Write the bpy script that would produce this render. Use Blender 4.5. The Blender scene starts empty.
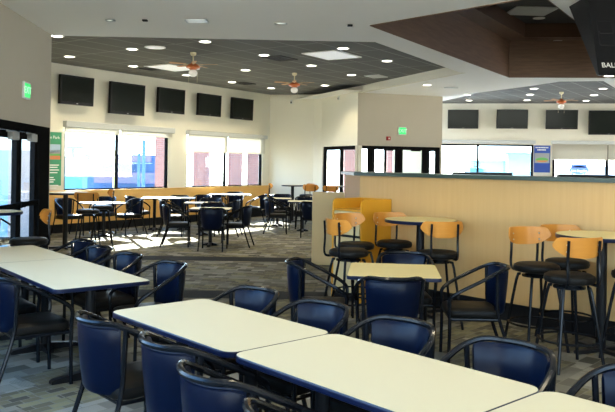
import bpy, bmesh, math, random
from mathutils import Vector, Matrix
random.seed(7)
S = bpy.context.scene
COL = S.collection
PI = math.pi

# ------------------------------------------------------------------ camera, sky, sun, lamps, exposure
H, F, CX, CY, ROLL = 1.64, 716.0, 307.5, 164.7, 0.0150   # eye height, focal length in px, principal point, roll
cam = bpy.data.objects.new('camera', bpy.data.cameras.new('camera'))
COL.objects.link(cam)
cam.data.sensor_width = 36.0
cam.data.lens = F / 615.0 * 36.0
cam.data.shift_y = -(206.0 - CY) / 615.0
cam.data.clip_end = 600
cam.matrix_world = Matrix.Translation((0, 0, H)) @ Matrix.Rotation(PI / 2, 4, 'X') @ Matrix.Rotation(ROLL, 4, 'Z')
S.camera = cam

S.view_settings.view_transform = 'Standard'
S.view_settings.look = 'None'
S.view_settings.exposure = 0.4
S.view_settings.gamma = 1.0
S.view_settings.use_curve_mapping = False
S.cycles.use_denoising = True
S.cycles.max_bounces = 8
S.cycles.diffuse_bounces = 5
S.cycles.transparent_max_bounces = 24
S.cycles.sample_clamp_indirect = 6.0

SKY = (0.22, 0.50, 1.0)
SKY_STRENGTH = 9.5
w = bpy.data.worlds.new('sky')
S.world = w
w.use_nodes = True
nt = w.node_tree
bg = nt.nodes['Background']
tc = nt.nodes.new('ShaderNodeTexCoord')
sep = nt.nodes.new('ShaderNodeSeparateXYZ')
ramp = nt.nodes.new('ShaderNodeValToRGB')
ramp.color_ramp.elements[0].position = 0.0
ramp.color_ramp.elements[0].color = (1.3, 1.22, 1.1, 1)      # sunlit ground below the horizon
g_ = ramp.color_ramp.elements.new(0.02)
g_.color = (0.74, 0.88, 1.0, 1)
ramp.color_ramp.elements[-1].position = 0.45
ramp.color_ramp.elements[-1].color = (*SKY, 1)
nt.links.new(tc.outputs['Generated'], sep.inputs[0])
nt.links.new(sep.outputs['Z'], ramp.inputs[0])
nt.links.new(ramp.outputs[0], bg.inputs['Color'])
bg.inputs['Strength'].default_value = SKY_STRENGTH

sun = bpy.data.objects.new('sun', bpy.data.lights.new('sun', 'SUN'))
COL.objects.link(sun)
sun.data.energy = 60.0
sun.data.angle = 0.009
sun.data.color = (1.0, 0.95, 0.86)
sun.rotation_euler = Vector((1.0, -2.54, -1.5)).to_track_quat('-Z', 'Y').to_euler()

LAMP_W = 20.0            # each recessed downlight
LAMP_COLOR = (1.0, 0.86, 0.58)

# ------------------------------------------------------------------ geometry helpers
def ray(px, py):
    dx, dy = px - CX, py - CY
    c, s = math.cos(ROLL), math.sin(ROLL)
    return (dx * c + dy * s) / F, (-dx * s + dy * c) / F

def at(px, py, z):
    """the place at height z that the photo shows at this spot"""
    a, b = ray(px, py)
    d = (H - z) / b
    return Vector((a * d, d, z))

class Wall:
    """a vertical wall line from p to q; s runs along it, the room is on the -y side of its local frame"""
    def __init__(self, p, q):
        self.p, self.q = Vector((*p, 0)), Vector((*q, 0))
        self.d = (self.q - self.p).normalized()
        self.len = (self.q - self.p).length
        self.n = Vector((-self.d.y, self.d.x, 0))
        self.rz = math.atan2(self.d.y, self.d.x)
    def sz(self, px, py):
        a, b = ray(px, py)
        t = (a * self.p.y - self.p.x) / (self.d.x - a * self.d.y)
        y = self.p.y + t * self.d.y
        return t, H - b * y
    def pt(self, s, out=0.0, z=0.0):
        return self.p + self.d * s + self.n * out + Vector((0, 0, z))

def link(o, parent=None):
    COL.objects.link(o)
    if parent is not None:
        o.parent = parent
    return o

def obj(name, bm, m, parent=None, smooth=False):
    me = bpy.data.meshes.new(name)
    bmesh.ops.recalc_face_normals(bm, faces=bm.faces)
    bm.to_mesh(me)
    bm.free()
    for mm in (m if isinstance(m, (list, tuple)) else [m]):
        me.materials.append(mm)
    if smooth:
        for p in me.polygons:
            p.use_smooth = True
        try:
            me.set_sharp_from_angle(angle=math.radians(40))
        except Exception:
            pass
    return link(bpy.data.objects.new(name, me), parent)

def empty(name, loc=(0, 0, 0), rz=0.0):
    o = bpy.data.objects.new(name, None)
    o.empty_display_size = 0.1
    o.location = loc
    o.rotation_euler = (0, 0, rz)
    return link(o)

def tag(o, label, cat, group=None):
    o['label'] = label
    o['category'] = cat
    if group:
        o['group'] = group
    return o

def struct(o):
    o['kind'] = 'structure'
    return o

def dup(o, parent=None):
    c = o.copy()
    link(c, parent)
    for ch in list(o.children):
        dup(ch, c)
    return c

def B():
    return bmesh.new()

def box(bm, x0, x1, y0, y1, z0, z1, bev=0.0, mat=0, M=None):
    r = bmesh.ops.create_cube(bm, size=1.0)
    vs = r['verts']
    for v in vs:
        v.co = Vector((x0 + (v.co.x + .5) * (x1 - x0), y0 + (v.co.y + .5) * (y1 - y0), z0 + (v.co.z + .5) * (z1 - z0)))
    fs = set(f for v in vs for f in v.link_faces)
    if bev > 0:
        es = list(set(e for v in vs for e in v.link_edges))
        rb = bmesh.ops.bevel(bm, geom=es, offset=bev, segments=2, affect='EDGES', profile=0.6)
        fs = set(rb['faces']) | set(f for v in rb['verts'] for f in v.link_faces)
        vs = list(set(v for f in fs for v in f.verts))
    for f in fs:
        if f.is_valid:
            f.material_index = mat
    if M is not None:
        for v in vs:
            v.co = M @ v.co
    return bm

def smooth_path(pts, n=5, closed=False):
    pts = [Vector(p) for p in pts]
    if len(pts) < 3 or n <= 1:
        return pts
    out, N = [], len(pts)
    for i in range(N if closed else N - 1):
        p1, p2 = pts[i], pts[(i + 1) % N]
        p0 = pts[i - 1] if (i > 0 or closed) else p1 * 2 - p2
        p3 = pts[(i + 2) % N] if (i + 2 < N or closed) else p2 * 2 - p1
        for k in range(n):
            t = k / n
            out.append(0.5 * ((2 * p1) + (p2 - p0) * t + (2 * p0 - 5 * p1 + 4 * p2 - p3) * t * t + (3 * p1 - p0 - 3 * p2 + p3) * t ** 3))
    if not closed:
        out.append(pts[-1])
    return out

def loft(bm, rings, caps=True, closed=False, mat=0):
    vr = [[bm.verts.new(p) for p in r] for r in rings]
    n = len(vr[0])
    for i in range(len(vr) if closed else len(vr) - 1):
        a, b = vr[i], vr[(i + 1) % len(vr)]
        for k in range(n):
            f = bm.faces.new((a[k], a[(k + 1) % n], b[(k + 1) % n], b[k]))
            f.material_index = mat
    if caps and not closed:
        bm.faces.new(vr[0][::-1]).material_index = mat
        bm.faces.new(vr[-1]).material_index = mat
    return bm

def tube(bm, pts, r, seg=8, n=1, closed=False, mat=0, sx=1.0):
    P = smooth_path(pts, n, closed)
    N = len(P)
    rings = []
    up = None
    for i, p in enumerate(P):
        if closed:
            t = P[(i + 1) % N] - P[i - 1]
        else:
            t = P[min(i + 1, N - 1)] - P[max(i - 1, 0)]
        t.normalize()
        if up is None:
            up = Vector((0, 0, 1)) if abs(t.z) < 0.9 else Vector((0, 1, 0))
        up = (up - t * up.dot(t))
        up.normalize()
        sd = t.cross(up)
        rings.append([p + up * (math.cos(2 * PI * k / seg) * r) + sd * (math.sin(2 * PI * k / seg) * r * sx) for k in range(seg)])
    return loft(bm, rings, closed=closed, mat=mat)

def lathe(bm, prof, seg=20, c=(0, 0, 0), mat=0):
    rings = [[Vector((c[0] + max(r, 1e-4) * math.cos(2 * PI * k / seg), c[1] + max(r, 1e-4) * math.sin(2 * PI * k / seg), c[2] + z)) for k in range(seg)] for r, z in prof]
    return loft(bm, rings, mat=mat)

def prism(bm, poly, z0, z1, mat=0):
    return loft(bm, [[Vector((x, y, z0)) for x, y in poly], [Vector((x, y, z1)) for x, y in poly]], mat=mat)

def rrect(hx, hy, r, n=5):
    out = []
    for cx, cy, a0 in ((hx - r, hy - r, 0), (-hx + r, hy - r, PI / 2), (-hx + r, -hy + r, PI), (hx - r, -hy + r, 1.5 * PI)):
        for k in range(n + 1):
            a = a0 + PI / 2 * k / n
            out.append((cx + r * math.cos(a), cy + r * math.sin(a)))
    return out

def pad(bm, poly, prof, mat=0):
    """rounded cushion: the outline shrunk by each inset at each height"""
    rings = []
    for inset, z in prof:
        ring = []
        for x, y in poly:
            l = math.hypot(x, y)
            k = max(l - inset, 0.001) / l
            ring.append(Vector((x * k, y * k, z)))
        rings.append(ring)
    return loft(bm, rings, mat=mat)

def text(name, body, size, m, parent, loc, rot, align='CENTER', depth=0.002):
    cu = bpy.data.curves.new(name, 'FONT')
    cu.body = body
    cu.size = size
    cu.align_x = align
    cu.align_y = 'CENTER'
    cu.extrude = depth
    t = bpy.data.objects.new(name, cu)
    COL.objects.link(t)
    dg = bpy.context.evaluated_depsgraph_get()
    me = bpy.data.meshes.new_from_object(t.evaluated_get(dg))
    bpy.data.objects.remove(t)
    me.materials.clear()
    me.materials.append(m)
    o = link(bpy.data.objects.new(name, me), parent)
    o.location = loc
    o.rotation_euler = rot
    return o

# ------------------------------------------------------------------ materials
def mat(name, col, rough=0.5, metal=0.0, spec=0.5, coat=0.0, emit=None, es=0.0):
    m = bpy.data.materials.new(name)
    m.use_nodes = True
    b = m.node_tree.nodes['Principled BSDF']
    b.inputs['Base Color'].default_value = (*col, 1)
    b.inputs['Roughness'].default_value = rough
    b.inputs['Metallic'].default_value = metal
    b.inputs['Specular IOR Level'].default_value = spec
    b.inputs['Coat Weight'].default_value = coat
    if emit:
        b.inputs['Emission Color'].default_value = (*emit, 1)
        b.inputs['Emission Strength'].default_value = es
    return m

def N(m, t, **kw):
    n = m.node_tree.nodes.new(t)
    for k, v in kw.items():
        if hasattr(n, k):
            setattr(n, k, v)
        else:
            n.inputs[k.replace('_', ' ')].default_value = v
    return n

def L(m, a, ao, b, bi):
    m.node_tree.links.new(a.outputs[ao], b.inputs[bi])

def coords(m, scale=(1, 1, 1), rz=0.0, kind='Object'):
    t = N(m, 'ShaderNodeTexCoord')
    mp = N(m, 'ShaderNodeMapping')
    mp.inputs['Scale'].default_value = scale
    mp.inputs['Rotation'].default_value = (0, 0, rz)
    L(m, t, kind, mp, 'Vector')
    return mp

def mixcol(m, a, b, fac=None):
    mx = N(m, 'ShaderNodeMix')
    mx.data_type = 'RGBA'
    mx.inputs[6].default_value = (*a, 1)
    mx.inputs[7].default_value = (*b, 1)
    return mx

def wood_mat(name, c1, c2, scale=(30, 30, 1.5), rough=0.4):
    m = mat(name, c1, rough, spec=0.2)
    mp = coords(m, scale)
    nz = N(m, 'ShaderNodeTexNoise', Scale=1.0, Detail=5.0, Roughness=0.6)
    L(m, mp, 0, nz, 'Vector')
    mx = mixcol(m, c1, c2)
    L(m, nz, 'Fac', mx, 0)
    L(m, mx, 2, m.node_tree.nodes['Principled BSDF'], 'Base Color')
    return m

def noisy_mat(name, c1, c2, scale=8.0, rough=0.8, bump=0.0, spec=0.5):
    m = mat(name, c1, rough, spec=spec)
    mp = coords(m)
    nz = N(m, 'ShaderNodeTexNoise', Scale=scale, Detail=4.0)
    L(m, mp, 0, nz, 'Vector')
    mx = mixcol(m, c1, c2)
    L(m, nz, 'Fac', mx, 0)
    b = m.node_tree.nodes['Principled BSDF']
    L(m, mx, 2, b, 'Base Color')
    if bump:
        bp = N(m, 'ShaderNodeBump', Strength=bump, Distance=0.01)
        L(m, nz, 'Fac', bp, 'Height')
        L(m, bp, 0, b, 'Normal')
    return m

def carpet_mat(rz=0.06):
    m = mat('patterned carpet', (0.2, 0.18, 0.14), 0.95, spec=0.1)
    b = m.node_tree.nodes['Principled BSDF']
    mp = coords(m, (1.45, 1.45, 1.45), rz)
    def bricks(w_, h_, c1, c2, mo, off=0.5):
        k = N(m, 'ShaderNodeTexBrick', Scale=1.0)
        k.offset = off
        k.inputs['Brick Width'].default_value = w_
        k.inputs['Row Height'].default_value = h_
        k.inputs['Mortar Size'].default_value = 0.006
        k.inputs['Color1'].default_value = (*c1, 1)
        k.inputs['Color2'].default_value = (*c2, 1)
        k.inputs['Mortar'].default_value = (*mo, 1)
        L(m, mp, 0, k, 'Vector')
        return k
    k1 = bricks(0.31, 0.20, (0.45, 0.425, 0.35), (0.10, 0.092, 0.066), (0.30, 0.285, 0.225))
    k2 = bricks(0.47, 0.42, (0.0, 0.0, 0.0), (1, 1, 1), (0.5, 0.5, 0.5), 0.37)
    k3 = bricks(0.20, 0.11, (0.36, 0.325, 0.18), (0.115, 0.105, 0.08), (0.30, 0.285, 0.225), 0.4)
    mx = N(m, 'ShaderNodeMix')
    mx.data_type = 'RGBA'
    gt = N(m, 'ShaderNodeMath', operation='GREATER_THAN')
    gt.inputs[1].default_value = 0.55
    L(m, k2, 'Color', gt, 0)
    L(m, gt, 0, mx, 0)
    L(m, k1, 'Color', mx, 6)
    L(m, k3, 'Color', mx, 7)
    # fine stripes on some tiles
    sp = coords(m, (1.45, 1.45, 1.45), rz)
    wv = N(m, 'ShaderNodeTexWave', Scale=14.0, Distortion=0.4)
    L(m, sp, 0, wv, 'Vector')
    nz = N(m, 'ShaderNodeTexNoise', Scale=1.7, Detail=2.0)
    L(m, sp, 0, nz, 'Vector')
    g2 = N(m, 'ShaderNodeMath', operation='GREATER_THAN')
    g2.inputs[1].default_value = 0.58
    L(m, nz, 'Fac', g2, 0)
    g3 = N(m, 'ShaderNodeMath', operation='MULTIPLY')
    L(m, g2, 0, g3, 0)
    L(m, wv, 'Fac', g3, 1)
    g4 = N(m, 'ShaderNodeMath', operation='MULTIPLY')
    g4.inputs[1].default_value = 0.55
    L(m, g3, 0, g4, 0)
    m2 = mixcol(m, (0, 0, 0), (0.13, 0.12, 0.10))
    L(m, g4, 0, m2, 0)
    L(m, mx, 2, m2, 6)
    # pile
    fz = N(m, 'ShaderNodeTexNoise', Scale=160.0, Detail=2.0)
    L(m, sp, 0, fz, 'Vector')
    hs = N(m, 'ShaderNodeHueSaturation')
    mr = N(m, 'ShaderNodeMapRange')
    mr.inputs['To Min'].default_value = 0.28
    mr.inputs['To Max'].default_value = 0.68
    L(m, fz, 'Fac', mr, 'Value')
    L(m, mr, 0, hs, 'Value')
    L(m, m2, 2, hs, 'Color')
    L(m, hs, 0, b, 'Base Color')
    return m

def brick_mat():
    m = mat('red brick', (0.5, 0.25, 0.2), 0.9)
    t = N(m, 'ShaderNodeTexCoord')
    mp = N(m, 'ShaderNodeMapping')
    mp.inputs['Rotation'].default_value = (PI / 2, 0, 0)
    L(m, t, 'Object', mp, 'Vector')
    k = N(m, 'ShaderNodeTexBrick', Scale=1.0)
    k.inputs['Brick Width'].default_value = 0.3
    k.inputs['Row Height'].default_value = 0.1
    k.inputs['Mortar Size'].default_value = 0.012
    k.inputs['Color1'].default_value = (0.17, 0.055, 0.036, 1)
    k.inputs['Color2'].default_value = (0.13, 0.040, 0.027, 1)
    k.inputs['Mortar'].default_value = (0.13, 0.10, 0.085, 1)
    L(m, mp, 0, k, 'Vector')
    L(m, k, 'Color', m.node_tree.nodes['Principled BSDF'], 'Base Color')
    return m

def tile_mat(name, c, line, rz):
    m = mat(name, c, 0.9, spec=0.2)
    mp = coords(m, (1, 1, 1), rz)
    k = N(m, 'ShaderNodeTexBrick', Scale=1.0)
    k.offset = 0.0
    k.inputs['Brick Width'].default_value = 1.2
    k.inputs['Row Height'].default_value = 0.6
    k.inputs['Mortar Size'].default_value = 0.012
    k.inputs['Color1'].default_value = (*c, 1)
    k.inputs['Color2'].default_value = (*[x * 0.9 for x in c], 1)
    k.inputs['Mortar'].default_value = (*line, 1)
    L(m, mp, 0, k, 'Vector')
    L(m, k, 'Color', m.node_tree.nodes['Principled BSDF'], 'Base Color')
    return m

def glass_mat():
    m = bpy.data.materials.new('window glass')
    m.use_nodes = True
    n = m.node_tree.nodes
    for x in list(n):
        n.remove(x)
    out = N(m, 'ShaderNodeOutputMaterial')
    tr = N(m, 'ShaderNodeBsdfTransparent')
    tr.inputs[0].default_value = (0.93, 0.97, 0.97, 1)
    gl = N(m, 'ShaderNodeBsdfGlossy', Roughness=0.02)
    lw = N(m, 'ShaderNodeLayerWeight', Blend=0.5)
    pw = N(m, 'ShaderNodeMath', operation='POWER')
    pw.inputs[1].default_value = 4.0
    fr = N(m, 'ShaderNodeMath', operation='MULTIPLY_ADD')
    fr.inputs[1].default_value = 0.5
    fr.inputs[2].default_value = 0.035
    L(m, lw, 'Facing', pw, 0)
    L(m, pw, 0, fr, 0)
    mx = N(m, 'ShaderNodeMixShader')
    L(m, fr, 0, mx, 0)
    L(m, tr, 0, mx, 1)
    L(m, gl, 0, mx, 2)
    L(m, mx, 0, out, 0)
    return m

def shade_mat(k=1.0):
    m = bpy.data.materials.new('roller shade cloth')
    m.use_nodes = True
    n = m.node_tree.nodes
    for x in list(n):
        n.remove(x)
    out = N(m, 'ShaderNodeOutputMaterial')
    d = N(m, 'ShaderNodeBsdfDiffuse')
    d.inputs[0].default_value = (0.80, 0.75, 0.62, 1)
    t = N(m, 'ShaderNodeBsdfTranslucent')
    t.inputs[0].default_value = (0.40 * k, 0.38 * k, 0.33 * k, 1)
    p = N(m, 'ShaderNodeBsdfTransparent')
    m1 = N(m, 'ShaderNodeMixShader')
    m1.inputs[0].default_value = 0.5
    m2 = N(m, 'ShaderNodeMixShader')
    m2.inputs[0].default_value = 0.04
    L(m, d, 0, m1, 1)
    L(m, t, 0, m1, 2)
    L(m, m1, 0, m2, 1)
    L(m, p, 0, m2, 2)
    L(m, m2, 0, out, 0)
    return m

M = dict(
    wall=noisy_mat('cream wall paint', (0.76, 0.73, 0.62), (0.73, 0.70, 0.59), 3.0, 0.85),
    grey_wall=noisy_mat('grey beige wall paint', (0.47, 0.425, 0.34), (0.45, 0.405, 0.32), 3.0, 0.85),
    soffit=noisy_mat('white soffit paint', (0.87, 0.86, 0.83), (0.85, 0.84, 0.81), 2.0, 0.8),
    tile=tile_mat('dark ceiling tile', (0.16, 0.163, 0.163), (0.34, 0.34, 0.335), -0.97),
    carpet=carpet_mat(),
    carpet_near=carpet_mat(-0.84),
    band=noisy_mat('dark carpet border', (0.02, 0.022, 0.024), (0.03, 0.03, 0.03), 60, 0.95, 0.0, 0.05),
    wains=wood_mat('honey wood panelling', (0.84, 0.50, 0.15), (0.76, 0.43, 0.115), (3, 3, 14), 0.4),
    blonde=wood_mat('blonde wood panel', (0.52, 0.325, 0.135), (0.43, 0.26, 0.10), (26, 26, 1.1), 0.42),
    honey=wood_mat('honey veneer', (0.60, 0.285, 0.022), (0.53, 0.24, 0.017), (14, 14, 2), 0.35),
    birch=wood_mat('bent plywood', (0.54, 0.225, 0.038), (0.46, 0.18, 0.028), (6, 6, 30), 0.3),
    walnut=wood_mat('dark coffer wood', (0.21, 0.128, 0.084), (0.05, 0.030, 0.020), (2.0, 2.0, 26), 0.42),
    walnut_dark=wood_mat('brown coffer trim', (0.085, 0.045, 0.026), (0.055, 0.03, 0.018), (2, 2, 20), 0.5),
    ledge=mat('dark green stone', (0.035, 0.055, 0.048), 0.3, spec=0.2),
    black=mat('black satin', (0.008, 0.008, 0.009), 0.4, spec=0.15),
    tube=mat('black powder coat', (0.006, 0.007, 0.009), 0.2, spec=0.17),
    vinyl=noisy_mat('black vinyl with blue sky sheen', (0.0006, 0.0030, 0.0125), (0.0009, 0.0040, 0.016), 30, 0.30, 0.04, 0.13),  # black vinyl; the blue of its sky sheen is put into the base
    seatv=noisy_mat('black seat vinyl', (0.007, 0.0066, 0.006), (0.010, 0.0093, 0.0083), 30, 0.42, 0.05, 0.08),
    lam=noisy_mat('cream laminate', (0.58, 0.515, 0.345), (0.555, 0.49, 0.325), 300, 0.5),
    lam_gold=noisy_mat('pale yellow laminate', (0.56, 0.475, 0.23), (0.535, 0.45, 0.21), 300, 0.42),
    edge=mat('dark blue table edging', (0.004, 0.008, 0.030), 0.3, spec=0.3),
    beige=noisy_mat('beige laminate', (0.58, 0.455, 0.235), (0.54, 0.42, 0.21), 40, 0.5),
    frame=mat('dark bronze frame', (0.009, 0.009, 0.009), 0.6, spec=0.0),
    glass=glass_mat(),
    shade=shade_mat(),
    shade_dense=shade_mat(0.28),
    alu=mat('satin aluminium', (0.62, 0.64, 0.64), 0.4, metal=0.3),
    silver=mat('silver metal', (0.6, 0.6, 0.6), 0.3, metal=0.9),
    screen=mat('dark screen', (0.014, 0.017, 0.015), 0.15, spec=0.06),
    plastic=mat('glossy black plastic', (0.008, 0.008, 0.008), 0.3, spec=0.15),
    white=mat('white enamel', (0.8, 0.8, 0.78), 0.5),
    lens=mat('lit lamp lens', (0.9, 0.9, 0.9), 0.5, emit=(1.0, 0.93, 0.82), es=9.0),
    diff=mat('glowing diffuser and grille', (0.9, 0.9, 0.9), 0.5, emit=(0.95, 0.98, 1.0), es=0.3),
    globe=mat('frosted glass globe', (0.85, 0.84, 0.80), 0.25, emit=(1.0, 0.9, 0.8), es=0.12),
    copper=mat('orange copper', (0.55, 0.13, 0.025), 0.3, metal=0.25, coat=0.3),
    brass=mat('pale brass', (0.62, 0.55, 0.36), 0.35, metal=0.5),
    blade=wood_mat('pale fan blade', (0.62, 0.36, 0.20), (0.52, 0.28, 0.15), (30, 3, 3), 0.4),
    blade_dark=mat('dark fan blade', (0.05, 0.05, 0.05), 0.5),
    exit=mat('lit green exit panel', (0.05, 0.5, 0.15), 0.4, emit=(0.03, 0.9, 0.22), es=0.55),
    exit_letter=mat('pale exit letters', (0.7, 0.95, 0.75), 0.4, emit=(0.25, 0.9, 0.4), es=0.6),
    red=mat('red alarm plastic', (0.38, 0.02, 0.02), 0.35),
    vent=mat('black vent', (0.015, 0.015, 0.016), 0.6),
    concrete=noisy_mat('pale concrete', (0.62, 0.62, 0.60), (0.55, 0.55, 0.53), 0.5, 0.9),
    brick=brick_mat(),
    green_poster=mat('green poster print', (0.045, 0.30, 0.15), 0.5),
    blue_poster=mat('blue poster print', (0.02, 0.07, 0.36), 0.5),
    poster_white=mat('white print', (0.85, 0.85, 0.82), 0.5),
    poster_sky=mat('printed sky', (0.40, 0.55, 0.72), 0.5),
    poster_orange=mat('printed infield', (0.62, 0.20, 0.07), 0.5),
    poster_grass=mat('printed grass', (0.13, 0.42, 0.10), 0.5),
    poster_grey=mat('printed grandstand', (0.30, 0.31, 0.33), 0.5),
    stand_blue=noisy_mat('blue grandstand', (0.020, 0.060, 0.145), (0.028, 0.075, 0.16), 0.4, 0.8),
    seats=noisy_mat('speckled stadium seats', (0.16, 0.075, 0.085), (0.03, 0.07, 0.14), 0.5, 0.8),
    teal=noisy_mat('teal cladding', (0.035, 0.12, 0.13), (0.045, 0.14, 0.15), 0.3, 0.8),
    yellow=mat('yellow pole', (0.4, 0.35, 0.1), 0.6),
    sign_blue=mat('blue sign', (0.004, 0.03, 0.12), 0.5),
    digit=mat('unlit lamp segments', (0.016, 0.016, 0.017), 0.5, spec=0.05),
    brick_pale=mat('pale brick', (0.42, 0.33, 0.29), 0.9),
    blue_facing=noisy_mat('pale blue facing', (0.22, 0.36, 0.46), (0.28, 0.42, 0.52), 6, 0.8),
    closer=mat('grey door closer', (0.16, 0.16, 0.15), 0.5),
    sign_text=mat('off white lettering', (0.62, 0.60, 0.56), 0.5),
)

# ------------------------------------------------------------------ room shell
ZC, ZS = 3.85, 3.67                      # dark tile ceiling, white soffit
W_win = Wall((-16.7 + .679 * 10.0, 10.0), (-16.7 + .679 * 22.8, 22.8))
W_far = Wall(W_win.q.xy, (0.17, 22.45))
W_ret = Wall((0.17, 22.45), (0.42, 22.2))
W_store = Wall((0.42, 22.2), (1.38, 19.97))
W_exit = Wall((1.38, 19.97), (3.89, 20.77))
W_back = Wall((3.0, 25.28), (13.0, 23.58))
W_left = Wall((-3.32 + .0726 * 3.0, -3.0), (-4.16, 11.56))
W_lret = Wall((-4.32, 11.75), (-9.5, 11.75))

def wall(name, W, z0, z1, m, holes=(), s0=0.0, s1=None, t=0.15, back=0.0):
    """upright wall with rectangular openings (s0, s1, z0, z1)"""
    s1 = W.len if s1 is None else s1
    bm = B()
    cuts = sorted(set([s0, s1] + [min(max(v, s0), s1) for h in holes for v in h[:2]]))
    Mx = Matrix.Translation(W.p) @ Matrix.Rotation(W.rz, 4, 'Z')
    for a, b in zip(cuts, cuts[1:]):
        if b - a < 1e-4:
            continue
        hs = sorted([h for h in holes if h[0] < (a + b) / 2 < h[1]], key=lambda h: h[2])
        z = z0
        for h in hs:
            if h[2] > z:
                box(bm, a, b, back, back + t, z, h[2], M=Mx)
            z = h[3]
        if z1 > z:
            box(bm, a, b, back, back + t, z, z1, M=Mx)
    return struct(obj(name, bm, m))

def window(name, W, s0, s1, z0, z1, posts=(), rails=(), fw=0.05, depth=(0.03, 0.11), m=None):
    Mx = Matrix.Translation(W.p) @ Matrix.Rotation(W.rz, 4, 'Z')
    bm = B()
    d0, d1 = depth
    for a, b in [(s0, s0 + fw), (s1 - fw, s1)] + [(p - fw / 2, p + fw / 2) for p in posts]:
        box(bm, a, b, d0, d1, z0, z1, M=Mx)
    for a, b in [(z0, z0 + fw), (z1 - fw, z1)] + [(r - fw / 2, r + fw / 2) for r in rails]:
        box(bm, s0 + fw, s1 - fw, d0 + .002, d1 - .002, a, b, M=Mx)
    f = struct(obj(name, bm, m or M['frame']))
    g = B()
    dm = (d0 + d1) / 2
    box(g, s0 + fw * .6, s1 - fw * .6, dm - .004, dm + .004, z0 + fw * .6, z1 - fw * .6, M=Mx)
    struct(obj('glass_pane', g, M['glass'], f))
    return f

# floor and dark carpet bands
bm = B()
box(bm, -9.6, 13.2, 8.71, 26.5, -0.12, 0.0)
struct(obj('floor', bm, M['carpet']))
bm = B()
box(bm, -9.6, 13.2, -4.0, 8.71, -0.12, 0.0)
struct(obj('floor_seating', bm, M['carpet_near']))
bm = B()
box(bm, -3.9, 0.28, 8.71, 9.21, 0.0, 0.004)
struct(obj('trim_1', bm, M['band']))
bm = B()
box(bm, -4.2, 0.1, 12.04, 12.55, 0.0, 0.004)
struct(obj('trim_2', bm, M['band']))

# window wall
def span(W, x0, x1, yt, yb, yt1=None, yb1=None):
    s0, _ = W.sz(x0, yt)
    s1, _ = W.sz(x1, yt)
    return s0, s1
SILL, HEAD = 0.955, 2.55
wa0, wam, wa1 = (W_win.sz(x, 150)[0] for x in (64.5, 118.5, 168.5))
wb0, wbm, wb1 = (W_win.sz(x, 150)[0] for x in (187, 226.5, 262.5))
wall('wall_left', W_win, 0, ZC, M['wall'], [(wa0, wa1, SILL, HEAD), (wb0, wb1, SILL, HEAD)])
window('window_1', W_win, wa0, wa1, SILL, HEAD, [wam], fw=.042)
window('window_2', W_win, wb0, wb1, SILL, HEAD, [wbm], fw=.042)
wall('wall_far', W_far, 0, ZC, M['wall'])
wall('wall_corner', W_ret, 0, ZC, M['wall'])
# glazed storefront wall and the exit wall
STZ = 2.20
c0, _ = W_store.sz(322.5, 160)
wall('wall_middle', W_store, 0, ZC, M['wall'], [(c0, W_store.len - 0.02, 0.05, STZ)])
window('window_3', W_store, c0, W_store.len - 0.02, 0.05, STZ, [W_store.sz(339.5, 160)[0]], fw=0.11)
# bulkhead that carries the storefront wall's face on over the room
Wb = Wall((1.38, 19.97), (3.27, 15.38))
wall('wall_bulkhead', Wb, ZS - 0.005, ZC + .02, M['wall'], t=0.12)
d0 = 0.03
ex = [W_exit.sz(x, 160)[0] for x in (361, 371.5, 399.5, 427, 438)]
wall('wall_exit', W_exit, 0, ZS + .05, M['grey_wall'], [(0.03, W_exit.len - 0.05, 0.0, STZ)])
window('window_4', W_exit, 0.03, ex[1], 0.02, STZ, fw=0.09)
window('window_5', W_exit, ex[3] - .02, W_exit.len - 0.05, 0.02, STZ, fw=0.12)

def glass_door(name, W, s0, s1, z1, fw, sub, mid=None, depth=(0.02, 0.09), side=1):
    """a glazed door leaf in its frame, with push bar and closer"""
    Mx = Matrix.Translation(W.p) @ Matrix.Rotation(W.rz, 4, 'Z')
    bm = B()
    y0, y1 = depth
    for a, b in ((s0, s0 + fw), (s1 - fw, s1)):
        box(bm, a, b, y0, y1, 0.01, z1, M=Mx)
    if mid is not None:
        box(bm, mid - .03, mid + .03, y0, y1, 0.01, z1, M=Mx)
    box(bm, s0 + fw, s1 - fw, y0 + .002, y1 - .002, z1 - fw, z1, M=Mx)
    box(bm, s0 + fw, s1 - fw, y0 + .002, y1 - .002, 0.01, 0.22, M=Mx)
    d = struct(obj(name, bm, M['frame']))
    g = B()
    ym = (y0 + y1) / 2
    box(g, s0 + fw * .6, s1 - fw * .6, ym - .004, ym + .004, 0.2, z1 - fw * .6, M=Mx)
    struct(obj('glass_pane', g, M['glass'], d))
    g = B()
    box(g, s0 + fw, s1 - fw, y0 - .07, y0 - .035, 0.98, 1.05, 0.006, M=Mx)
    for a in (s0 + fw * .5, s1 - fw * .5):
        box(g, a - .025, a + .025, y0 - .075, y0, 0.975, 1.055, M=Mx)
    obj('push_bar', g, M['frame'], d)
    g = B()
    sc = s1 - fw - 0.24 if side > 0 else s0 + fw + 0.24
    box(g, sc - .14, sc + .14, y0 - .07, y0, z1 - fw - .03, z1 - fw + .08, 0.008, M=Mx)
    box(g, sc - .3, sc + .1, y0 - .05, y0 - .035, z1 - .03, z1 - .01, M=Mx)
    obj('door_closer', g, M['closer'] if sub else M['frame'], d)
    return d

glass_door('door_1', W_exit, ex[1] + .01, ex[2] - .01, STZ, 0.1, False, W_exit.sz(386, 160)[0])
glass_door('door_2', W_exit, ex[2] + .01, ex[3] - .03, STZ, 0.1, False)

# right hand far wall with its two window groups
q = [W_back.sz(x, 150)[0] for x in (425, 478, 533.5, 552.5, 607.5, 660)]
BS, BH = 1.18, 2.45
wall('wall_right', W_back, 0, ZC, M['wall'], [(q[0], q[2], BS, BH), (q[3], q[5], BS, BH)])
window('window_6', W_back, q[0], q[2], BS, BH, [q[1]], fw=0.07)
window('window_7', W_back, q[3], q[5], BS, BH, [q[4]], fw=0.09)
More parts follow.
